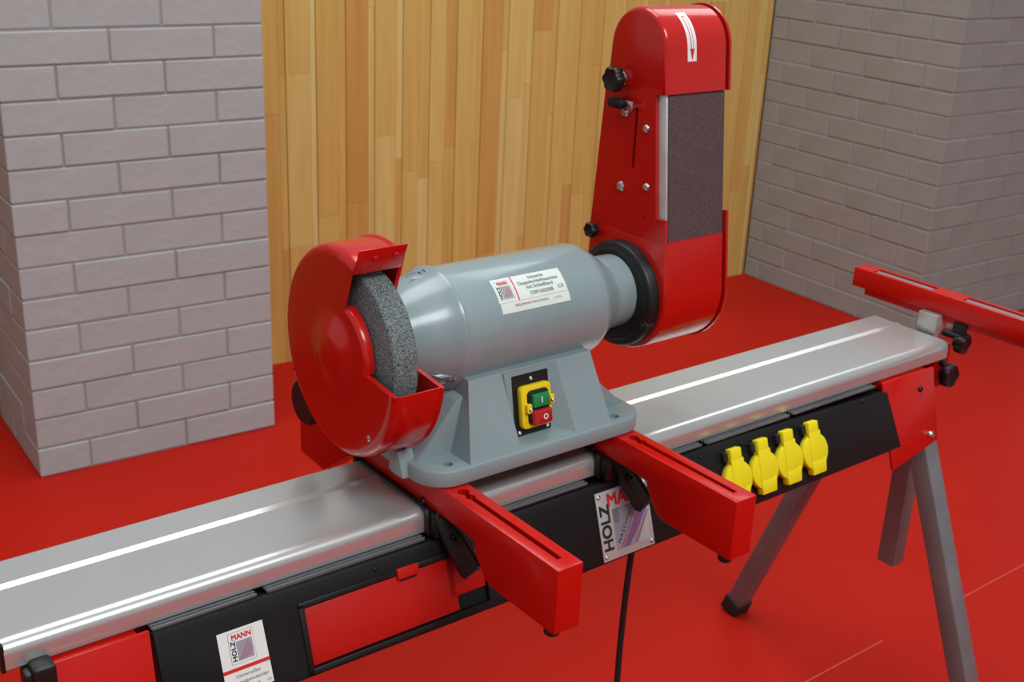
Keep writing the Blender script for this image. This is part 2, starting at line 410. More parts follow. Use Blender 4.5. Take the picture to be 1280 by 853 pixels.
part('red_cover', join(tprism([(.5095, -.096), (.7, -.096), (.7, -.032), (.5095, -.032)], -.0065, -.0015, .001), trect(.69, .740, -.079, -.032, -.0065, -.0015, .001)), 'redplastic', PAN, label='red rectangular cover set into the black panel')
part('cover_rim', join(trect(.502, .5085, -.104, -.026, -.002, .0022, .001), trect(.502, .66, -.104, -.0975, -.002, .0022, .001), trect(.502, .622, -.0305, -.024, -.002, .0022, .001), trect(.652, .745, -.0305, -.024, -.002, .0022, .001)), 'black', PAN)
part('cover_latch', join(trect(.6245, .652, -.036, -.0235, -.006, .0035, .001)), 'redplastic', PAN, label='small red latch tab')
part('slot', join(trect(.628, .65, -.0395, -.036, -.006, -.0008)), 'dark', PAN)  # near-black block in place of the shade in the latch slot
for x in (.60, .925, 1.11, 1.19, 1.46): part('rivet', screw_bm(tilt(x, -.016, 0), TN, .0028, .0018), 'black', PAN)
# red end brackets under the beam, on the slope of the legs
def bracket(x0, x1, x2, x3, xb):
    b = tprism([(x0, .0), (x1, .0), (x2, -.118), (x3, -.139)], -.006, -.001, .0015)
    c = xform(tprism([(x0, .0), (x1, .0), (x2, -.118), (x3, -.139)], -.006, -.001, .0015), Matrix.Translation((0, .15, 0)) @ Matrix.Scale(-1, 4, (0, 1, 0)))
    t = box_bm(min(x0, x3)+.01, max(x1, x2)-.01, -.008, .158, .672, .686, .001)
    return part('end_bracket', join(b, c, t), 'red', ST)
BR = bracket(1.515, 1.648, 1.638, 1.515, 0)
BL = bracket(.236, .346, .340, .245, 0)
for x, v in ((1.618, -.105),): part('bolt', screw_bm(tilt(x, v, -.001), TN, .0065, .006), 'steel', BR)
part('bolt', screw_bm(tilt(1.606, -.028, -.001), TN, .005, .004), 'black', BR)
part('inspection_disc', cyl_bm(tilt(.302, -.075, -.002), tilt(.302, -.075, 0), .012, 24, .0008), 'red', BL)
# legs
def leg(xc, s, foot=True, x1=None):
    x1 = xc if x1 is None else x1
    yc = .075; top = Vector((xc, yc+s*.062, .575)); bot = Vector((x1, yc+s*.292, .012))
    L = part('leg', sqtube_bm(bot, top, .036, .036, .004), 'leg', ST)
    if foot:
        d = (top-bot).normalized()
        part('rubber_foot', sqtube_bm(bot-d*.012, bot+d*.028, .043, .043, .005), 'rubber', L)
leg(1.672, -1); leg(1.660, 1, True, 1.700); leg(.30, -1); leg(.30, 1)
# yellow socket lids
for i, xc in enumerate((1.1655, 1.2200, 1.2735, 1.3285)):
    vc = -.061
    o = part('socket_lid', join(
        tprism(arc(xc, vc, .0272, 0, 360, 28)[:-1], .002, .0125, .0025, 'caps'),
        tprism([(xc-.012, vc+.022), (xc+.010, vc+.022), (xc+.010, vc+.045), (xc-.011, vc+.045)], .002, .0135, .002),
        tprism([(xc-.013, vc-.033), (xc+.016, vc-.033), (xc+.019, vc-.012), (xc-.013, vc-.012)], .002, .0142, .002),
        trect(xc-.0125, xc+.012, vc-.026, vc+.03, .011, .0138, .001)), 'yellow', PAN)
    part('hinge_block', trect(xc-.019, xc-.0115, vc+.028, vc+.042, -.002, .008, .0015), 'rubber', PAN)
    part('socket_rim', tprism(arc(xc, vc, .0275, 0, 360, 28)[:-1], -.002, .0025, .0008), 'black', PAN)
# metal name plate
SG = part('name_plate', tprism([(.9185, -.0965-.0095), (1.0065, -.106), (1.0065, -.0165), (.9185, -.0165)], 0, .0022, .0008), 'signplate', PAN, label='silver name plate with black, red and purple logo')
def sg(u, v, h): return tilt(.9185+u, -.106+v, .0023+h)
W_, H_ = .088, .0895
patch('logo_field', [(.024, .010), (.082, .010), (.082, .064), (.024, .064)], sg, 'logo', SG)
patch('logo_tail', [(.060, .0102), (.0815, .0102), (.0815, .045), (.0815, .045)], lambda u, v, h: sg(u, v, h+.0001), 'signplate', SG)
patch('logo_band', [(.024, .045), (.032, .045), (.036, .0638), (.024, .0638)], lambda u, v, h: sg(u, v, h+.0001), 'logo_dark', SG)
patch('logo_band', [(.052, .048), (.060, .044), (.060, .0638), (.045, .0638)], lambda u, v, h: sg(u, v, h+.0001), 'logo_dark', SG)
patch('logo_stripe', [(.034, .0105), (.044, .0105), (.080, .060), (.070, .060)], lambda u, v, h: sg(u, v, h+.0002), 'logo_purple', SG)
patch('logo_stripe', [(.048, .016), (.056, .021), (.0815, .052), (.0815, .064)], lambda u, v, h: sg(u, v, h+.00015), 'logo_purple', SG)
for a, b in ((.030, .068), (.044, .078), (.056, .0845)):
    patch('logo_line', [(a, .0105), (a+.0018, .0105), (b+.0018, .066), (b, .066)] if b < .08 else [(a, .0125), (a+.0018, .0125), (.0838, .048), (.0822, .048)], lambda u, v, h: sg(u, v, h+.0003), 'redink', SG)
text_on('lettering', 'MANN', .0235, sg, 'redink', SG, (.0180, .0680), 0, .0013, 1.0, .066)
text_on('lettering', 'HOLZ', .0215, sg, 'ink', SG, (.0190, .013), R(90), .0013, 1.0, .060)
text_on('lettering', 'MASCHINEN', .0072, lambda u, v, h: sg(u, v, h+.0001), 'ink', SG, (.0305, .0175), R(55), .0001, 1.3, .056)
for u, v in ((.005, .084), (.083, .084), (.005, .006), (.083, .006)): part('rivet', screw_bm(sg(u, v, 0), TN, .0032, .0018), 'steel', SG)
# paper sticker on the left end of the panel
SK = patch('sticker', [(0, -.03), (.0525, -.03), (.0505, .0665), (0, .0665)], lambda u, v, h: tilt(.4100+u, -.0935+v, .0003+h), 'white', PAN, h=.0003); SK['label'] = 'white paper sticker with logo and red stripe'
def sk(u, v, h): return tilt(.4100+u, -.0935+v, .0007+h)
patch('logo_frame', [(.0108, .0305), (.038, .0305), (.038, .0635), (.0108, .0635)], sk, 'greyink', SK)
patch('logo_ground', [(.0111, .0308), (.0377, .0308), (.0377, .0632), (.0111, .0632)], lambda u, v, h: sk(u, v, h+.0001), 'white', SK)
patch('logo_field', [(.0185, .033), (.036, .033), (.036, .0535), (.0185, .0535)], lambda u, v, h: sk(u, v, h+.0002), 'logo', SK)
for k in range(5): patch('logo_line', [(.0195+k*.0026, .0335+k*.0005), (.0205+k*.0026, .0335+k*.0005), (.0325+k*.0011, .0525-k*.0025), (.0318+k*.0011, .0525-k*.0025)], lambda u, v, h: sk(u, v, h+.0003), ('redink', 'logo_purple')[k % 2], SK)
text_on('lettering', 'MANN', .0080, lambda u, v, h: sk(u, v, h+.0001), 'redink', SK, (.0145, .0555), 0, .0005, 1, .0215)
text_on('lettering', 'HOLZ', .0068, lambda u, v, h: sk(u, v, h+.0001), 'ink', SK, (.0175, .0335), R(90), .0004, 1, .0215)
patch('stripe', [(0, .0230), (.0518, .0230), (.0516, .0268), (0, .0268)], sk, 'redink', SK)
text_on('lettering', 'Universeller', .0054, sk, 'greyink', SK, (.0130, .0160), 0, 0, 1.1, .027)
text_on('lettering', 'Kappsägenständer', .0054, sk, 'greyink', SK, (.0062, .0095), 0, 0, 1.1, .042)
text_on('lettering', 'USK 2760', .0056, sk, 'greyink', SK, (.0150, .0018), 0, 0, 1.1, .022)
text_on('lettering', 'CE', .0036, sk, 'greyink', SK, (.045, .0025), 0, 0, 1.1, .0045)
patch('dark_band', [(.024, -.03), (.0525, -.03), (.0522, -.0005), (.024, -.0005)], sk, 'ink', SK)
# clip lever under the left beam end
part('beam_clip', join(box_bm(.232, .254, -.022, .004, .655, .694, .005), box_bm(.226, .236, -.016, .004, .655, .688, .003)), 'black', ST)
# right end: roller post clamp knobs
part('post_sleeve', join(box_bm(1.7005, 1.7065, .02, .095, .62, .70, .001), box_bm(1.704, 1.744, .022, .026, .625, .700, .001), box_bm(1.704, 1.744, .071, .075, .625, .700, .001)), 'red', ST)
part('clamp_knob', join(cyl_bm((1.722, .022, .672), (1.722, .0, .660), .006), knob_bm((1.716, .012, .655), (0, -1, .0), .021, .020, 5)), 'black', ST, label='black star knob below the beam end')
part('clamp_knob', join(cyl_bm((1.712, .060, .660), (1.712, .030, .660), .010)), 'black', ST)

# ================================================================ mounting arms
def mounting_arm(x0, x1, label, lx=0.):
    T = thing('mounting_arm', ((x0+x1)/2, .04, ZT+.002), label, 'arm', 'red arms clamped across the beam')
    pf = [(-.230, .755), (.306, .755), (.306, .664), (.245, .662), (.196, .700), (.178, .7215), (-.062, .7215), (-.087, .7185), (-.096, .700), (-.110, .683), (-.122, .679), (-.228, .679), (-.230, .681)]
    me = mesh(prism_bm(pf, 'x', x0, x1, .0022, 2, 'all'))
    xc = (x0+x1)/2
    me = boolcut(me, [box_bm(xc-.0032, xc+.0032, -.212, -.040, .724, .76), cyl_bm((xc, -.044, .724), (xc, -.044, .76), .0068, 20), cyl_bm((xc, -.058, .724), (xc, -.058, .76), .0055, 20)])
    B = part('arm_body', me, 'red', T)
    part('slot_shade', box_bm(xc-.0034, xc+.0034, -.2115, -.0385, .7235, .7300), 'dark', B, smooth=False)  # near-black block painting the shade inside the hollow arm
    part('rubber_plug', cyl_bm((x0+.010, -.214, .680), (x0+.010, -.214, .6695), .0085, 20, .002), 'rubber', T)
    part('rubber_plug', cyl_bm((xc, .262, .664), (xc, .262, .655), .008, 20, .002), 'rubber', T)
    # black saddle hugging the beam, and the clamp lever
    sad = [(-.010, .7215), (.158, .7215), (.158, .690), (.152, .690), (.152, ZT+.0038), (-.002, ZT+.0038), (-.002, .690), (-.010, .690)]
    part('saddle', prism_bm(sad, 'x', x0-.006, x1+.0035), 'black', T, smooth=False)
    part('saddle_bolt', screw_bm((x0-.001, .152, .7235), (0, 0, 1), .005, .004), 'black', T)
    part('saddle_bolt', screw_bm((x0-.001, .010, .7235), (-1, -.3, .6), .005, .004), 'black', T)
    # lever: U-channel handle hanging forward-right from the front of the saddle
    p0 = Vector((x0+.001+lx, -.018, .722)); p1 = Vector((x0+.030+lx*1.3, -.050, .650+lx*.5))
    z = (p1-p0); Lh = z.length; z.normalize(); n = Vector((-.25, -.9, .3)); n = (n-z*n.dot(z)).normalized(); x = n.cross(z)
    lv = join(prism_bm([(-.007, 0), (.007, 0), (.013, Lh*.45), (.014, Lh-.004), (.011, Lh), (-.011, Lh), (-.014, Lh-.004), (-.013, Lh*.45)], 'z', -.002, .002, .001),
              prism_bm([(-.006, 0), (-.012, Lh*.45), (-.013, Lh), (-.010, Lh), (-.009, Lh*.45), (-.003, 0)], 'z', -.012, .005, .001),
              prism_bm([(.006, 0), (.012, Lh*.45), (.013, Lh), (.010, Lh), (.009, Lh*.45), (.003, 0)], 'z', -.012, .005, .001),
              box_bm(-.012, .012, Lh-.003, Lh, -.012, .003, .001),
              lathe_bm([(0, 0), (0, .0045), (.007, .0045), (.007, .0022), (.001, .0022), (.001, 0)], 'z', 16, (0, Lh*.42, .001)))
    mtx = Matrix(((x.x, z.x, n.x, p0.x), (x.y, z.y, n.y, p0.y), (x.z, z.z, n.z, p0.z), (0, 0, 0, 1)))
    part('clamp_lever', xform(lv, mtx), 'black', T)
    part('lever_link', box_bm(x0-.004, x0+.018, -.022, -.006, .690, .7205, .002), 'black', T)
    return T
mounting_arm(.680, .713, 'red steel mounting arm under the wheel end, with keyhole slot and black clamp lever')
mounting_arm(.9375, .9705, 'red steel mounting arm crossing beside the silver name plate, with clamp lever over the plate', .010)

# ================================================================ bench grinder with belt
YC, ZC = .075, .903
G = thing('bench_grinder', (.826, YC, .755), 'grey motor bench grinder with red wheel guard and tall red belt sander', 'grinder')
# ---- base casting
def rc(cx, cy, r, a0, a1): return arc(cx, cy, r, a0, a1, 7)
x0, x1, y0, y1 = .660, .989, -.030, .180
pl = rc(x0+.040, y0+.036, .038, 180, 270) + rc(x1-.036, y0+.034, .036, 270, 360) + [(x1, .030), (x1-.010, .036), (x1-.010, .114), (x1, .120)] + rc(x1-.036, y1-.034, .036, 0, 90) + rc(x0+.036, y1-.034, .036, 90, 180) + [(x0, .120), (x0+.006, .114), (x0+.006, .046), (x0-.006, .040), (x0-.006, .022), (x0+.002, .016)]
me = mesh(prism_bm(pl, 'z', .7555, .7755, .003, 2, 'caps'))
holes = [cyl_bm((x, y, .74), (x, y, .79), .0058, 20) for x, y in ((.697, -.012), (.945, -.016), (.697, .162), (.945, .162))]
BASE = part('base_plate', boolcut(me, holes), 'grey', G)
def pedestal():
    bm = bmesh.new()
    V = lambda *p: bm.verts.new(p)
    fy = lambda z: -.029+(z-.7745)*(.006+.029)/(.862-.7745)
    # front face outer
    bl, br, tr, tl = V(.716, fy(.772), .772), V(.929, fy(.772), .772), V(.916, .006, .862), V(.735, .006, .862)
    # recess
    fa = lambda x, z, d=0.: (x, fy(z)+d, z)
    a, b, c, d = V(*fa(.789, .7775)), V(*fa(.872, .7775)), V(*fa(.862, .8605)), V(*fa(.781, .8605))
    a2, b2, c2, d2 = V(.795, -.008, .780), V(.853, -.008, .780), V(.8535, .0060, .8600), V(.7850, .0060, .8600)
    bm.faces.new((bl, br, b, a)); bm.faces.new((br, tr, c, b)); bm.faces.new((tr, tl, d, c)); bm.faces.new((tl, bl, a, d))
    bm.faces.new((a, b, b2, a2)); bm.faces.new((b, c, c2, b2)); bm.faces.new((c, d, d2, c2)); bm.faces.new((d, a, a2, d2)); bm.faces.new((a2, b2, c2, d2))
    BL_, BR_, TR, TL_ = V(.716, .179, .772), V(.929, .179, .772), V(.916, .144, .862), V(.735, .144, .862)
    bm.faces.new((BL_, BR_, TR, TL_)); bm.faces.new((bl, tl, TL_, BL_)); bm.faces.new((br, tr, TR, BR_)); bm.faces.new((tl, tr, TR, TL_)); bm.faces.new((bl, br, BR_, BL_))
    # buttresses left and right
    l = prism_bm([(.668, .773), (.74, .773), (.74, .848), (.722, .838)], 'y', .010, .140, .002)
    r = prism_bm([(.984, .773), (.91, .773), (.91, .848), (.930, .822)], 'y', .010, .140, .002)
    return join(bm, l, r)
part('pedestal', pedestal(), 'grey', G, ang=25)
part('corner_boss', prism_bm([(.012, .757), (.044, .757), (.040, .786), (.024, .788)], 'x', .653, .674, .003), 'grey', G)
# ---- motor body
MB = part('motor_housing', lathe_bm([(.7335, .030), (.7335, .0705), (.7345, .0715), (.9385, .0708), (.9440, .0690), (.9530, .0640), (.9750, .0500), (.9820, .0465), (.9830, .0475), (1.012, .0465), (1.0125, .030)], 'x', 96, (0, YC, ZC)), 'grey', G)
part('end_bell', lathe_bm([(.7330, .030), (.7330, .0735), (.7310, .0745), (.7275, .0735), (.7250, .0710), (.7000, .0635), (.6800, .0555), (.6620, .0470), (.6540, .0460), (.6540, .02)], 'x', 96, (0, YC, ZC)), 'grey', G)
for an in (100, 218-360+360, 330, 20):
    t = R(an)
for (yy, zz) in ((.0800, .9695), (.0215, .8640), (.130, .864), (.1395, .925)):
    v = Vector((0, yy-YC, zz-ZC)); v = v*(.0625/v.length)
    c = Vector((0, YC, ZC))+v; w_ = c+v.normalized()*.0035
    lg = lathe_bm([(.6930, .0), (.6960, .0062), (.7040, .0092), (.7300, .0098), (.7300, 0)], 'x', 24, c)
    lg = boolcut(mesh(lg), [cyl_bm((.68, w_.y, w_.z), (.7225, w_.y, w_.z), .0075, 20)])
    L = part('bolt_lug', lg, 'grey', G)
    part('bolt', lathe_bm([(.7185, 0), (.7185, .002), (.7165, .002), (.7160, .0044), (.7230, .0048)], 'x', 14, w_), 'leg', L)
def mc(u, v, h=0.):   # u world x, v = arc length down from the angle 57.9 deg
    r = .0712+h; t = R(57.9) + v/.0712
    return Vector((u, YC-r*math.cos(t), ZC+r*math.sin(t)))
LB = patch('type_label', [(.7825, -.0555/1.81), (.8830, -.0555/1.81), (.8830, 0), (.7825, 0)], mc, 'whitelab', G, h=.0004, nv=8); LB['label'] = 'white printed label on the motor housing'
LB2 = patch('lower_label', [(.7835, -.0432), (.8835, -.0432), (.8835, -.0311), (.7835, -.0311)], mc, 'whitelab', G, h=.0003, nv=4)
ml = lambda u, v, h: mc(.7825+u, -.0307+v, h+.0002)
patch('logo_frame', [(.0035, .0035), (.0245, .0035), (.0245, .0275), (.0035, .0275)], ml, 'greyink', LB, h=.00025, nv=4)
patch('logo_ground', [(.0038, .0038), (.0242, .0038), (.0242, .0272), (.0038, .0272)], ml, 'whitelab', LB, h=.0003, nv=4)
patch('logo_field', [(.0085, .0045), (.0225, .0045), (.0225, .020), (.0085, .020)], ml, 'logo', LB, h=.00035, nv=4)
for k in range(4): patch('logo_line', [(.010+k*.0025, .006), (.0108+k*.0025, .006), (.0185+k*.0012, .018-k*.002), (.0178+k*.0012, .018-k*.002)], ml, 'redink', LB, h=.0004, nv=3)
mt = lambda u, v, h: ml(u, v, h+.0001)
text_on('lettering', 'MANN', .0065, mt, 'redink', LB, (.0065, .0215), 0, .0004, 1, .0145)
text_on('lettering', 'HOLZ', .0056, mt, 'ink', LB, (.0078, .0050), R(90), .0003, 1, .0150)
patch('stripe', [(.0275, .0002), (.0292, .0002), (.0292, .0305), (.0275, .0305)], ml, 'redink', LB, h=.00025, nv=6)
text_on('lettering', 'Industrie', .0062, ml, 'greyink', LB, (.052, .0235), 0, .0001, 1, .022)
text_on('lettering', 'Doppelschleifmaschine', .0062, ml, 'greyink', LB, (.0345, .0172), 0, .0001, 1, .058)
text_on('lettering', 'mit Schleifband', .0062, ml, 'greyink', LB, (.044, .0112), 0, .0001, 1, .039)
text_on('lettering', 'DSM100200B', .0062, ml, 'greyink', LB, (.0470, .0035), 0, .0001, 1, .0335)
text_on('lettering', 'CE', .0062, ml, 'greyink', LB, (.0880, .0050), 0, .0001, 1.2, .0085)
m2 = lambda u, v, h: mc(.7835+u, -.0432+v, h)
text_on('lettering', 'HOLZ', .0042, m2, 'ink', LB2, (.0200, .0060), 0, .0001, 1, .0105)
text_on('lettering', 'MANN', .0042, m2, 'redink', LB2, (.0308, .0060), 0, .0001, 1, .0115)
text_on('lettering', 'MASCHINEN', .0042, m2, 'ink', LB2, (.0440, .0060), 0, 0, 1, .0240)
text_on('lettering', '- AUSTRIA', .0034, m2, 'redink', LB2, (.0740, .0060), 0, 0, 1, .0150)
# ---- switch
SW0 = Vector((.7945, .0050, .8540)); SWu = Vector((1, 0, 0)); SWd = Vector((-.0, .185, 1)).normalized(); SWn = Vector((0, -1, .185)).normalized()
SO = Vector((.7955, -.0065, .7815)) + SWn*.001
def swp(pts, h0, h1, bev=0., which='caps'):
    bm = prism_bm(pts, 'z', h0, h1, bev, 2, which)
    return xform(bm, Matrix(((SWu.x, SWd.x, SWn.x, SO.x), (SWu.y, SWd.y, SWn.y, SO.y), (SWu.z, SWd.z, SWn.z, SO.z), (0, 0, 0, 1))))
def sw(u, v, h): return SO + SWu*u + SWd*v + SWn*h
def rrect(x0, x1, y0, y1, r, n=5):
    return arc(x1-r, y0+r, r, -90, 0, n)+arc(x1-r, y1-r, r, 0, 90, n)+arc(x0+r, y1-r, r, 90, 180, n)+arc(x0+r, y0+r, r, 180, 270, n)
SP = part('switch_plate', swp(rrect(0, .053, 0, .073, .001, 2), 0, .002), 'black', G, label='black switch plate with a yellow framed green and red push button')
part('switch_frame', swp(rrect(.005, .050, .009, .0605, .006), .002, .011, .002), 'yellow2', SP)
part('button_surround', swp(rrect(.0130, .0445, .0125, .0545, .006), .008, .0135, .002), 'black', SP)
part('frame_lug', swp(rrect(.0090, .0165, .0285, .0400, .002), .009, .0165, .001), 'yellow2', SP)
part('frame_lug', swp(rrect(.0455, .0520, .0330, .0440, .002), .004, .0145, .001), 'yellow2', SP)
part('start_button', swp(rrect(.0175, .0410, .0345, .0500, .001), .012, .0185, .0012), 'green', SP)
st_ = part('stop_button', swp(rrect(.0160, .0430, .0135, .0310, .002), .010, .0200, .003), 'redb', SP)
part('on_mark', swp([(.0289, .0390), (.0302, .0390), (.0302, .0465), (.0289, .0465)], .0184, .0188), 'white', SP)
ring = lathe_bm([(0, .0022), (0, .0034), (.0003, .0034), (.0003, .0022)], 'z', 28, (0, 0, 0), closed=True)
part('off_mark', xform(ring, Matrix(((SWu.x, SWd.x, SWn.x, sw(.0325, .0220, .0199).x), (SWu.y, SWd.y, SWn.y, sw(.0325, .0220, .0199).y), (SWu.z, SWd.z, SWn.z, sw(.0325, .0220, .0199).z), (0, 0, 0, 1)))), 'white', SP)
for u, v, h in ((.027, .0665, .002), (.0055, .0045, .002), (.0475, .0045, .002), (.0135, .0335, .0165), (.0485, .0375, .0145)):
    part('screw', screw_bm(sw(u, v, h), SWn, .0027, .002), 'steel', SP)
# ---- grinding wheel
WY, WZ = .075, .900
part('grinding_wheel', lathe_bm([(.6190, 0), (.6190, .030), (.6190, .0945), (.6200, .0965), (.6215, .0975), (.6470, .0975), (.6495, .0955), (.6500, .094), (.6500, 0)], 'x', 128, (0, WY, WZ)), 'stone', G)
part('spindle', cyl_bm((.612, WY, WZ), (.66, WY, WZ), .012), 'steel', G)
# ---- wheel guard: face with hub dome, rim, back plate; mouth from -6 to 68 degrees above the front
def guard():
    bm = bmesh.new(); NT = 180
    a_lo, a_hi = -5.5, 70.0; RR = .1185
    def dome(r):  # face x for a radius
        base = .6060
        if r < .056: base -= .0105*min(1, (0.5+0.5*math.cos(math.pi*r/.056))*1.25)
        return base
    full = [0, .01, .018, .026, .034, .041, .047, .052, .0565, .061, .085, .1085]
    def pt(t, x, r): return (x, WY-r*math.cos(t), WZ+r*math.sin(t))
    secs = []
    angs = []
    # hub sector then full sector
    hub = [a_lo + (a_hi-a_lo)*i/36 for i in range(37)]
    ful = [a_hi + (360-(a_hi-a_lo))*i/132 for i in range(133)]
    cen = bm.verts.new(pt(0, dome(0), 0))
    def col(t, full_):
        L = [cen]
        rs = full if full_ else full[:9]
        for r in rs[1:]: L.append(bm.verts.new(pt(t, dome(r), r)))
        if full_:
            for k in range(1, 6):
                q = R(90*k/5); L.append(bm.verts.new(pt(t, dome(.1)+.010-.010*math.cos(q), .1085+.010*math.sin(q))))
            for x in (.632, .664): L.append(bm.verts.new(pt(t, x, RR)))
        else:   # small rolled lip round the hub
            for k in range(1, 5):
                q = R(90*k/4); L.append(bm.verts.new(pt(t, dome(.067)+.004-.004*math.cos(q), .0565+.0045*math.sin(q))))
            L.append(bm.verts.new(pt(t, .6165, .061)))
        return L
    def strip(A, B):
        for i in range(len(A)-1):
            vs = [A[i], B[i], B[i+1], A[i+1]]; vs2 = []
            for v in vs:
                if v not in vs2: vs2.append(v)
            bm.faces.new(vs2)
    H = [col(R(a), False) for a in hub]; F = [col(R(a), True) for a in ful]
    for A, B in zip(H, H[1:]): strip(A, B)
    for A, B in zip(F, F[1:]): strip(A, B)
    # join hub sector to full sector up to the hub radius
    for h, f in ((H[-1], F[0]), (H[0], F[-1])):
        for i in range(8):
            vs = []
            for v in (h[i], f[i], f[i+1], h[i+1]):
                if v not in vs: vs.append(v)
            if len(vs) > 2: bm.faces.new(vs)
    bmesh.ops.remove_doubles(bm, verts=bm.verts, dist=1e-6)
    bmesh.ops.recalc_face_normals(bm, faces=bm.faces[:])
    ret = bmesh.ops.solidify(bm, geom=bm.faces[:], thickness=-.0016)
    return bm
GU = part('wheel_guard', guard(), 'red_sheet', G, ang=50)
# lower mouth lip: folded flange; back plate of the guard
def back_plate():
    a_lo, a_hi = -5.5, 70.0; n = 96; bm = bmesh.new(); g = []
    for i in range(n+1):
        t = R(a_hi + (360-(a_hi-a_lo))*i/n); g.append([bm.verts.new((x, WY-r*math.cos(t), WZ+r*math.sin(t))) for x, r in ((.6622, .048), (.6622, .1205), (.6655, .1225), (.6670, .1205), (.6670, .048))])
    for A, B in zip(g, g[1:]):
        for k in range(5): bm.faces.new((A[k], B[k], B[(k+1) % 5], A[(k+1) % 5]))
    bm.faces.new(g[0]); bm.faces.new(g[-1]); return bm
part('guard_back', back_plate(), 'red_sheet', G, ang=40)
def polar(a, r): return (WY-r*math.cos(R(a)), WZ+r*math.sin(R(a)))
# lips along the two straight mouth edges
lo = prism_bm([polar(-5.5, .061), polar(-5.5, .1185), polar(-6.7, .1185), polar(-7.5, .061)], 'x', .6065, .6105)
part('mouth_lip', lo, 'red_sheet', GU)
V = part('spark_visor', xform(box_bm(.6015, .6600, -.0009, .0009, -.004, .0280, .0006), Matrix.Translation((0, .0295, 1.0055)) @ Matrix.Rotation(R(25), 4, 'X')), 'red_sheet', G, label='small red spark deflector plate with two screws')
for x in (.6225, .6480): part('screw', screw_bm((x, .0215, 1.0195), (0, -1, -.45), .0034, .002), 'redplastic', V)
for y, z in ((.0055, .8243), ): part('screw', screw_bm((.6058, y, z), (-1, 0, 0), .0040, .0022), 'steel', GU)
for y, z in ((.1069, 1.0044), (.1729, .8464)): part('rivet', cyl_bm((.6060, y, z), (.6050, y, z), .0026, 14), 'dark', GU)
part('guard_knob', cyl_bm((.628, .2010, .7870), (.645, .2010, .7870), .030, 40, .004), 'black', G, label='black disc knob behind the wheel guard')

# ---- belt head: hull of two circles in (y,z)
CB = (.075, .900); RB = .0770; CT = (.083, 1.2065); RT = .0490
dx, dz = CT[0]-CB[0], CT[1]-CB[1]; D = math.hypot(dx, dz); base_a = math.degrees(math.atan2(dz, dx)); off = math.degrees(math.acos((RB-RT)/D))
aF, aR = base_a+off, base_a-off     # angles of the tangent points (front, rear) on both circles
def hull(d=0., n=20):
    top = arc(CT[0], CT[1], RT+d, aR, aF, n); bot = arc(CB[0], CB[1], RB+d, aF, aR+360, n); return top+bot
nF = (math.cos(R(aF)), math.sin(R(aF)))
fB = (CB[0]+RB*nF[0], CB[1]+RB*nF[1]); fT = (CT[0]+RT*nF[0], CT[1]+RT*nF[1]); fl_ = math.hypot(fT[0]-fB[0], fT[1]-fB[1]); tF = ((fT[0]-fB[0])/fl_, (fT[1]-fB[1])/fl_)
def front(z, d=0.):   # point on the front line at height z, d outward
    k = (z-fB[1])/tF[1]; return (fB[0]+tF[0]*k+nF[0]*d, fB[1]+tF[1]*k+nF[1]*d)
nR = (math.cos(R(aR)), math.sin(R(aR)))
rB = (CB[0]+RB*nR[0], CB[1]+RB*nR[1]); rT = (CT[0]+RT*nR[0], CT[1]+RT*nR[1]); rl = math.hypot(rT[0]-rB[0], rT[1]-rB[1]); tR = ((rT[0]-rB[0])/rl, (rT[1]-rB[1])/rl)
def rear(z, d=0.):
    k = (z-rB[1])/tR[1]; return (rB[0]+tR[0]*k+nR[0]*d, rB[1]+tR[1]*k+nR[1]*d)
ZU, ZL = 1.1585, .9790
def capshape(d=0.): return [rear(ZU, d)] + arc(CT[0], CT[1], RT+d, aR, aF, 24) + [front(ZU, d)]
def lowshape(d=0., z=ZL): return [front(z, d)] + arc(CB[0], CB[1], RB+d, aF, aR+360, 32) + [rear(z, d)]
part('top_cover', prism_bm(capshape(), 'x', 1.030, 1.1322, .0055, 4, 'cap0'), 'red_sheet', G, ang=40)
part('lower_cover', prism_bm(lowshape(), 'x', 1.030, 1.1322, .004, 3, 'cap0'), 'red_sheet', G, ang=40)
part('rear_cover', prism_bm([rear(ZL-.002), rear(ZU+.002), rear(ZU+.002, -.003), rear(ZL-.002, -.003)], 'x', 1.031, 1.138), 'red_sheet', G)
# side plates, cut back in front between the covers
CUT = .0175
def sideshape(d=0.): 
    return [rear(1.0, d)]+[rear(ZU, d)] + arc(CT[0], CT[1], RT+d, aR, aF, 24) + [front(ZU-.0005, d), front(ZU-.0005, -CUT), front(1.008, -CUT), front(1.008, d)] + arc(CB[0], CB[1], RB+d, aF, aR+360, 32)
sl = boolcut(mesh(prism_bm(sideshape(-.0060), 'x', 1.0300-.0006, 1.0340)), [box_bm(1.02, 1.045, .0745, .0770, 1.061, 1.135)])
SPL = part('side_plate', mesh(prism_bm([front(ZU+.02, -.012), front(ZU-.0005, -.007), front(ZU-.0005, -CUT), front(1.008, -CUT), front(1.008, -.0005), front(.97, -.0005), front(.96, -.0155), rear(.96, -.0135), rear(.97, -.0), rear(1.17, -.0), rear(ZU+.02, -.015)], 'x', 1.0302, 1.0342)), 'red_sheet', G, smooth=False)
me = boolcut(SPL.data.copy(), [box_bm(1.02, 1.045, .0735, .0783, 1.061, 1.137)]); me.materials.append(M['red_sheet']); SPL.data = me
SPR = part('side_plate', prism_bm(sideshape(.0022), 'x', 1.1362, 1.1410, .0012, 2, 'cap1'), 'red_sheet', G, smooth=False)
part('seam_shade', prism_bm(hull(-.0070), 'x', 1.1318, 1.1368), 'dark', G)  # near-black slab standing in for shade between cover and right plate
part('slot_shade_back', box_bm(1.0340, 1.0350, .070, .081, 1.055, 1.14), 'dark', SPL)  # near-black sheet giving the slot its inner shade as colour
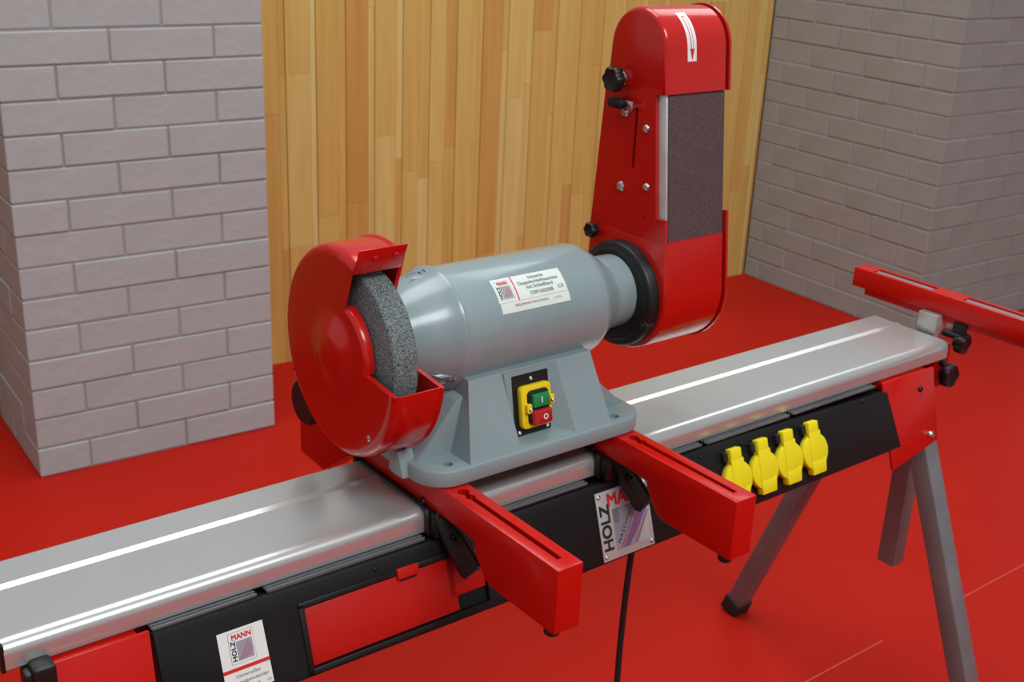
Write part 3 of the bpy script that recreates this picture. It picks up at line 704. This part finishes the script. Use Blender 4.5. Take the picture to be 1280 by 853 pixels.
# belt: a closed loop just inside the covers
def belt():
    o = hull(-.0035, 26); i = hull(-.0048, 26); bm = bmesh.new(); n = len(o); x0, x1 = 1.0385, 1.1352
    q = [[bm.verts.new((x, p[0], p[1])) for p in s] for x, s in ((x0, o), (x1, o), (x1, i), (x0, i))]
    for k in range(4):
        A, B = q[k], q[(k+1) % 4]
        for j in range(n): bm.faces.new((A[j], B[j], B[(j+1) % n], A[(j+1) % n]))
    return bm
part('abrasive_belt', belt(), 'belt', G)
part('platen', prism_bm([front(ZU+.002, -.0050), front(.985, -.0050), front(.985, -.030), front(ZU+.002, -.030)], 'x', 1.0350, 1.132, .001), 'platen', G)
part('interior_shade', prism_bm([front(ZU+.002, -.034), front(.975, -.034), rear(.975, -.006), rear(ZU+.002, -.006)], 'x', 1.036, 1.132), 'dark', G, smooth=False)  # near-black filler painting the shade inside the belt head
for cc, rr_ in ((CT, RT-.0052), (CB, RB-.0052)): part('belt_roller', cyl_bm((1.040, cc[0], cc[1]), (1.131, cc[0], cc[1]), rr_, 40), 'leg', G)
# arrow sticker wrapped on the top cover
Larc = R(aF-90)*RT
def tp(u, v, h):   # v: arc length downwards from the crown of the top cover
    if v < Larc: a = 90+math.degrees(v/RT); return Vector((u, CT[0]+(RT+h)*math.cos(R(a)), CT[1]+(RT+h)*math.sin(R(a))))
    s = v-Larc; return Vector((u, fT[0]-tF[0]*s+nF[0]*h, fT[1]-tF[1]*s+nF[1]*h))
AR = patch('arrow_sticker', [(1.0660, .0880), (1.0810, .0880), (1.0800, .0240), (1.0640, .0240)], tp, 'white', G, h=.0003, nv=14); AR['label'] = 'white sticker with a thin red downward arrow'
ta = lambda u, v, h: tp(u, v, h+.0003)
patch('arrow_shaft', [(1.0713, .076), (1.0755, .076), (1.0750, .031), (1.0690, .031)], ta, 'redink', AR, nv=10)
patch('arrow_core', [(1.0722, .0745), (1.0745, .0745), (1.0740, .0325), (1.0700, .0325)], lambda u, v, h: ta(u, v, h+.0001), 'white', AR, nv=10)
patch('arrow_head', [(1.0733, .0860), (1.0739, .0860), (1.0772, .0730), (1.0697, .0730)], lambda u, v, h: ta(u, v, h+.0001), 'redink', AR, nv=2)
XF = 1.0302
for (y, z, r) in ((.0957, 1.1273, .0062), (.0565, 1.1133, .0052), (.0941, 1.0331, .0066), (.0480, 1.0421, .0052)):
    part('screw', screw_bm((XF, y, z), (-1, 0, 0), r, .0035), 'steel', SPL)
part('rivet', cyl_bm((XF-.0002, .0492, 1.0029), (XF+.001, .0492, 1.0029), .0018, 12), 'dark', SPL)  # dark disc painted for the shade of a small hole, not a rivet
part('washer', cyl_bm((XF, .1040, 1.1675), (XF-.006, .1040, 1.1675), .0100, 24, .001), 'steel', SPL)
part('tracking_knob', knob_bm((XF-.005, .1040, 1.1675), (-1, 0, 0), .0160, .018), 'black', G, label='black star knob high on the belt head')
part('knob', knob_bm((XF, .1353, .9671), (-1, 0, 0), .0105, .014), 'black', G, label='small black knob near the rear edge of the belt head')
lv = part('tension_lever', box_bm(XF-.019, XF-.006, .0870, .1125, 1.1325, 1.1455, .004), 'black', G, label='black tipped tension lever')
part('lever_arm', prism_bm([(.092, 1.1440), (.0740, 1.1440), (.0735, 1.1330), (.078, 1.1300), (.083, 1.1375), (.092, 1.1375)], 'x', XF-.011, XF-.007, .0006), 'steel', lv)
part('lever_arm', cyl_bm((XF-.008, .0768, 1.1370), (XF+.002, .0768, 1.1370), .0028), 'steel', lv)
# black clamping ring between motor and belt head
part('clamp_ring', lathe_bm([(1.0300, .030), (1.0300, .0690), (1.0165, .0690), (1.0145, .0680), (1.0130, .0655), (1.0120, .0600), (1.0110, .0590), (1.0100, .0500), (1.0100, .0470), (1.0110, .0462), (1.0110, .030)], 'x', 80, (0, YC+.001, .897)), 'black', G)
part('ring_bolt', join(cyl_bm((1.012, .0160, .8720), (1.028, .0160, .8720), .0062, 18, .001), lathe_bm([(1.0090, .0), (1.0090, .0028), (1.012, .0028)], 'x', 6, (0, .0160, .8720))), 'rubber', G)

# ================================================================ roller support
RS = thing('roller_support', (1.724, .05, .43), 'red roller support bar on a grey post at the right beam end', 'support')
xl, xr_ = 1.7205, 1.7560
me = mesh(box_bm(xl, xr_, -.36, .2170, .7500, .7840, .0015))
sx0, sx1 = xl+.006, xl+.026
cut = [box_bm(sx0, sx1, .064, .181, .770, .79), box_bm(sx0, sx1, -.106, .006, .770, .79), box_bm(sx0, sx1, -.30, -.165, .770, .79)]
RBR = part('roller_bar', boolcut(me, cut), 'red', RS)
for ya, yb in ((.066, .179), (-.104, .004), (-.298, -.167)):
    part('roller', cyl_bm(((sx0+sx1)/2, ya, .7745), ((sx0+sx1)/2, yb, .7745), .0092, 24, .001), 'leg', RS)
part('lower_flange', box_bm(xl+.006, xl+.012, -.34, .193, .7385, .7505), 'redplastic', RS, smooth=False)
part('support_post', box_bm(1.7110, 1.7430, .0360, .0700, .270, .7500, .002), 'leg', RS)
part('post_head', box_bm(1.7098, 1.7440, .0348, .0712, .7000, .7495, .002), 'alu', RS)
part('height_knob', join(cyl_bm((1.724, .028, .722), (1.724, -.010, .722), .006), knob_bm((1.724, .004, .714), (.1, -1, -.1), .0185, .020, 5), box_bm(1.7205, 1.7275, -.012, .012, .722, .745, .002)), 'black', RS, label='black star knob under the roller bar')

# ================================================================ cord
T = thing('power_cord', (.975, .02, .6), 'black power cord hanging from the panel below the name plate', 'cord')
pts = []
for i in range(25):
    z = .585-.573*i/24; pts.append((1.034+.012*(.585-z)+.003*math.sin(z*9), .02+.012*(1-i/24)*0+.012*math.sin(z*6), z))
part('cable', tube_bm(pts, .0045, 12), 'rubber', T)
part('strain_relief', cyl_bm((pts[0][0], pts[0][1], .612), (pts[0][0], pts[0][1], .57), .0075, 16, .001), 'rubber', T)
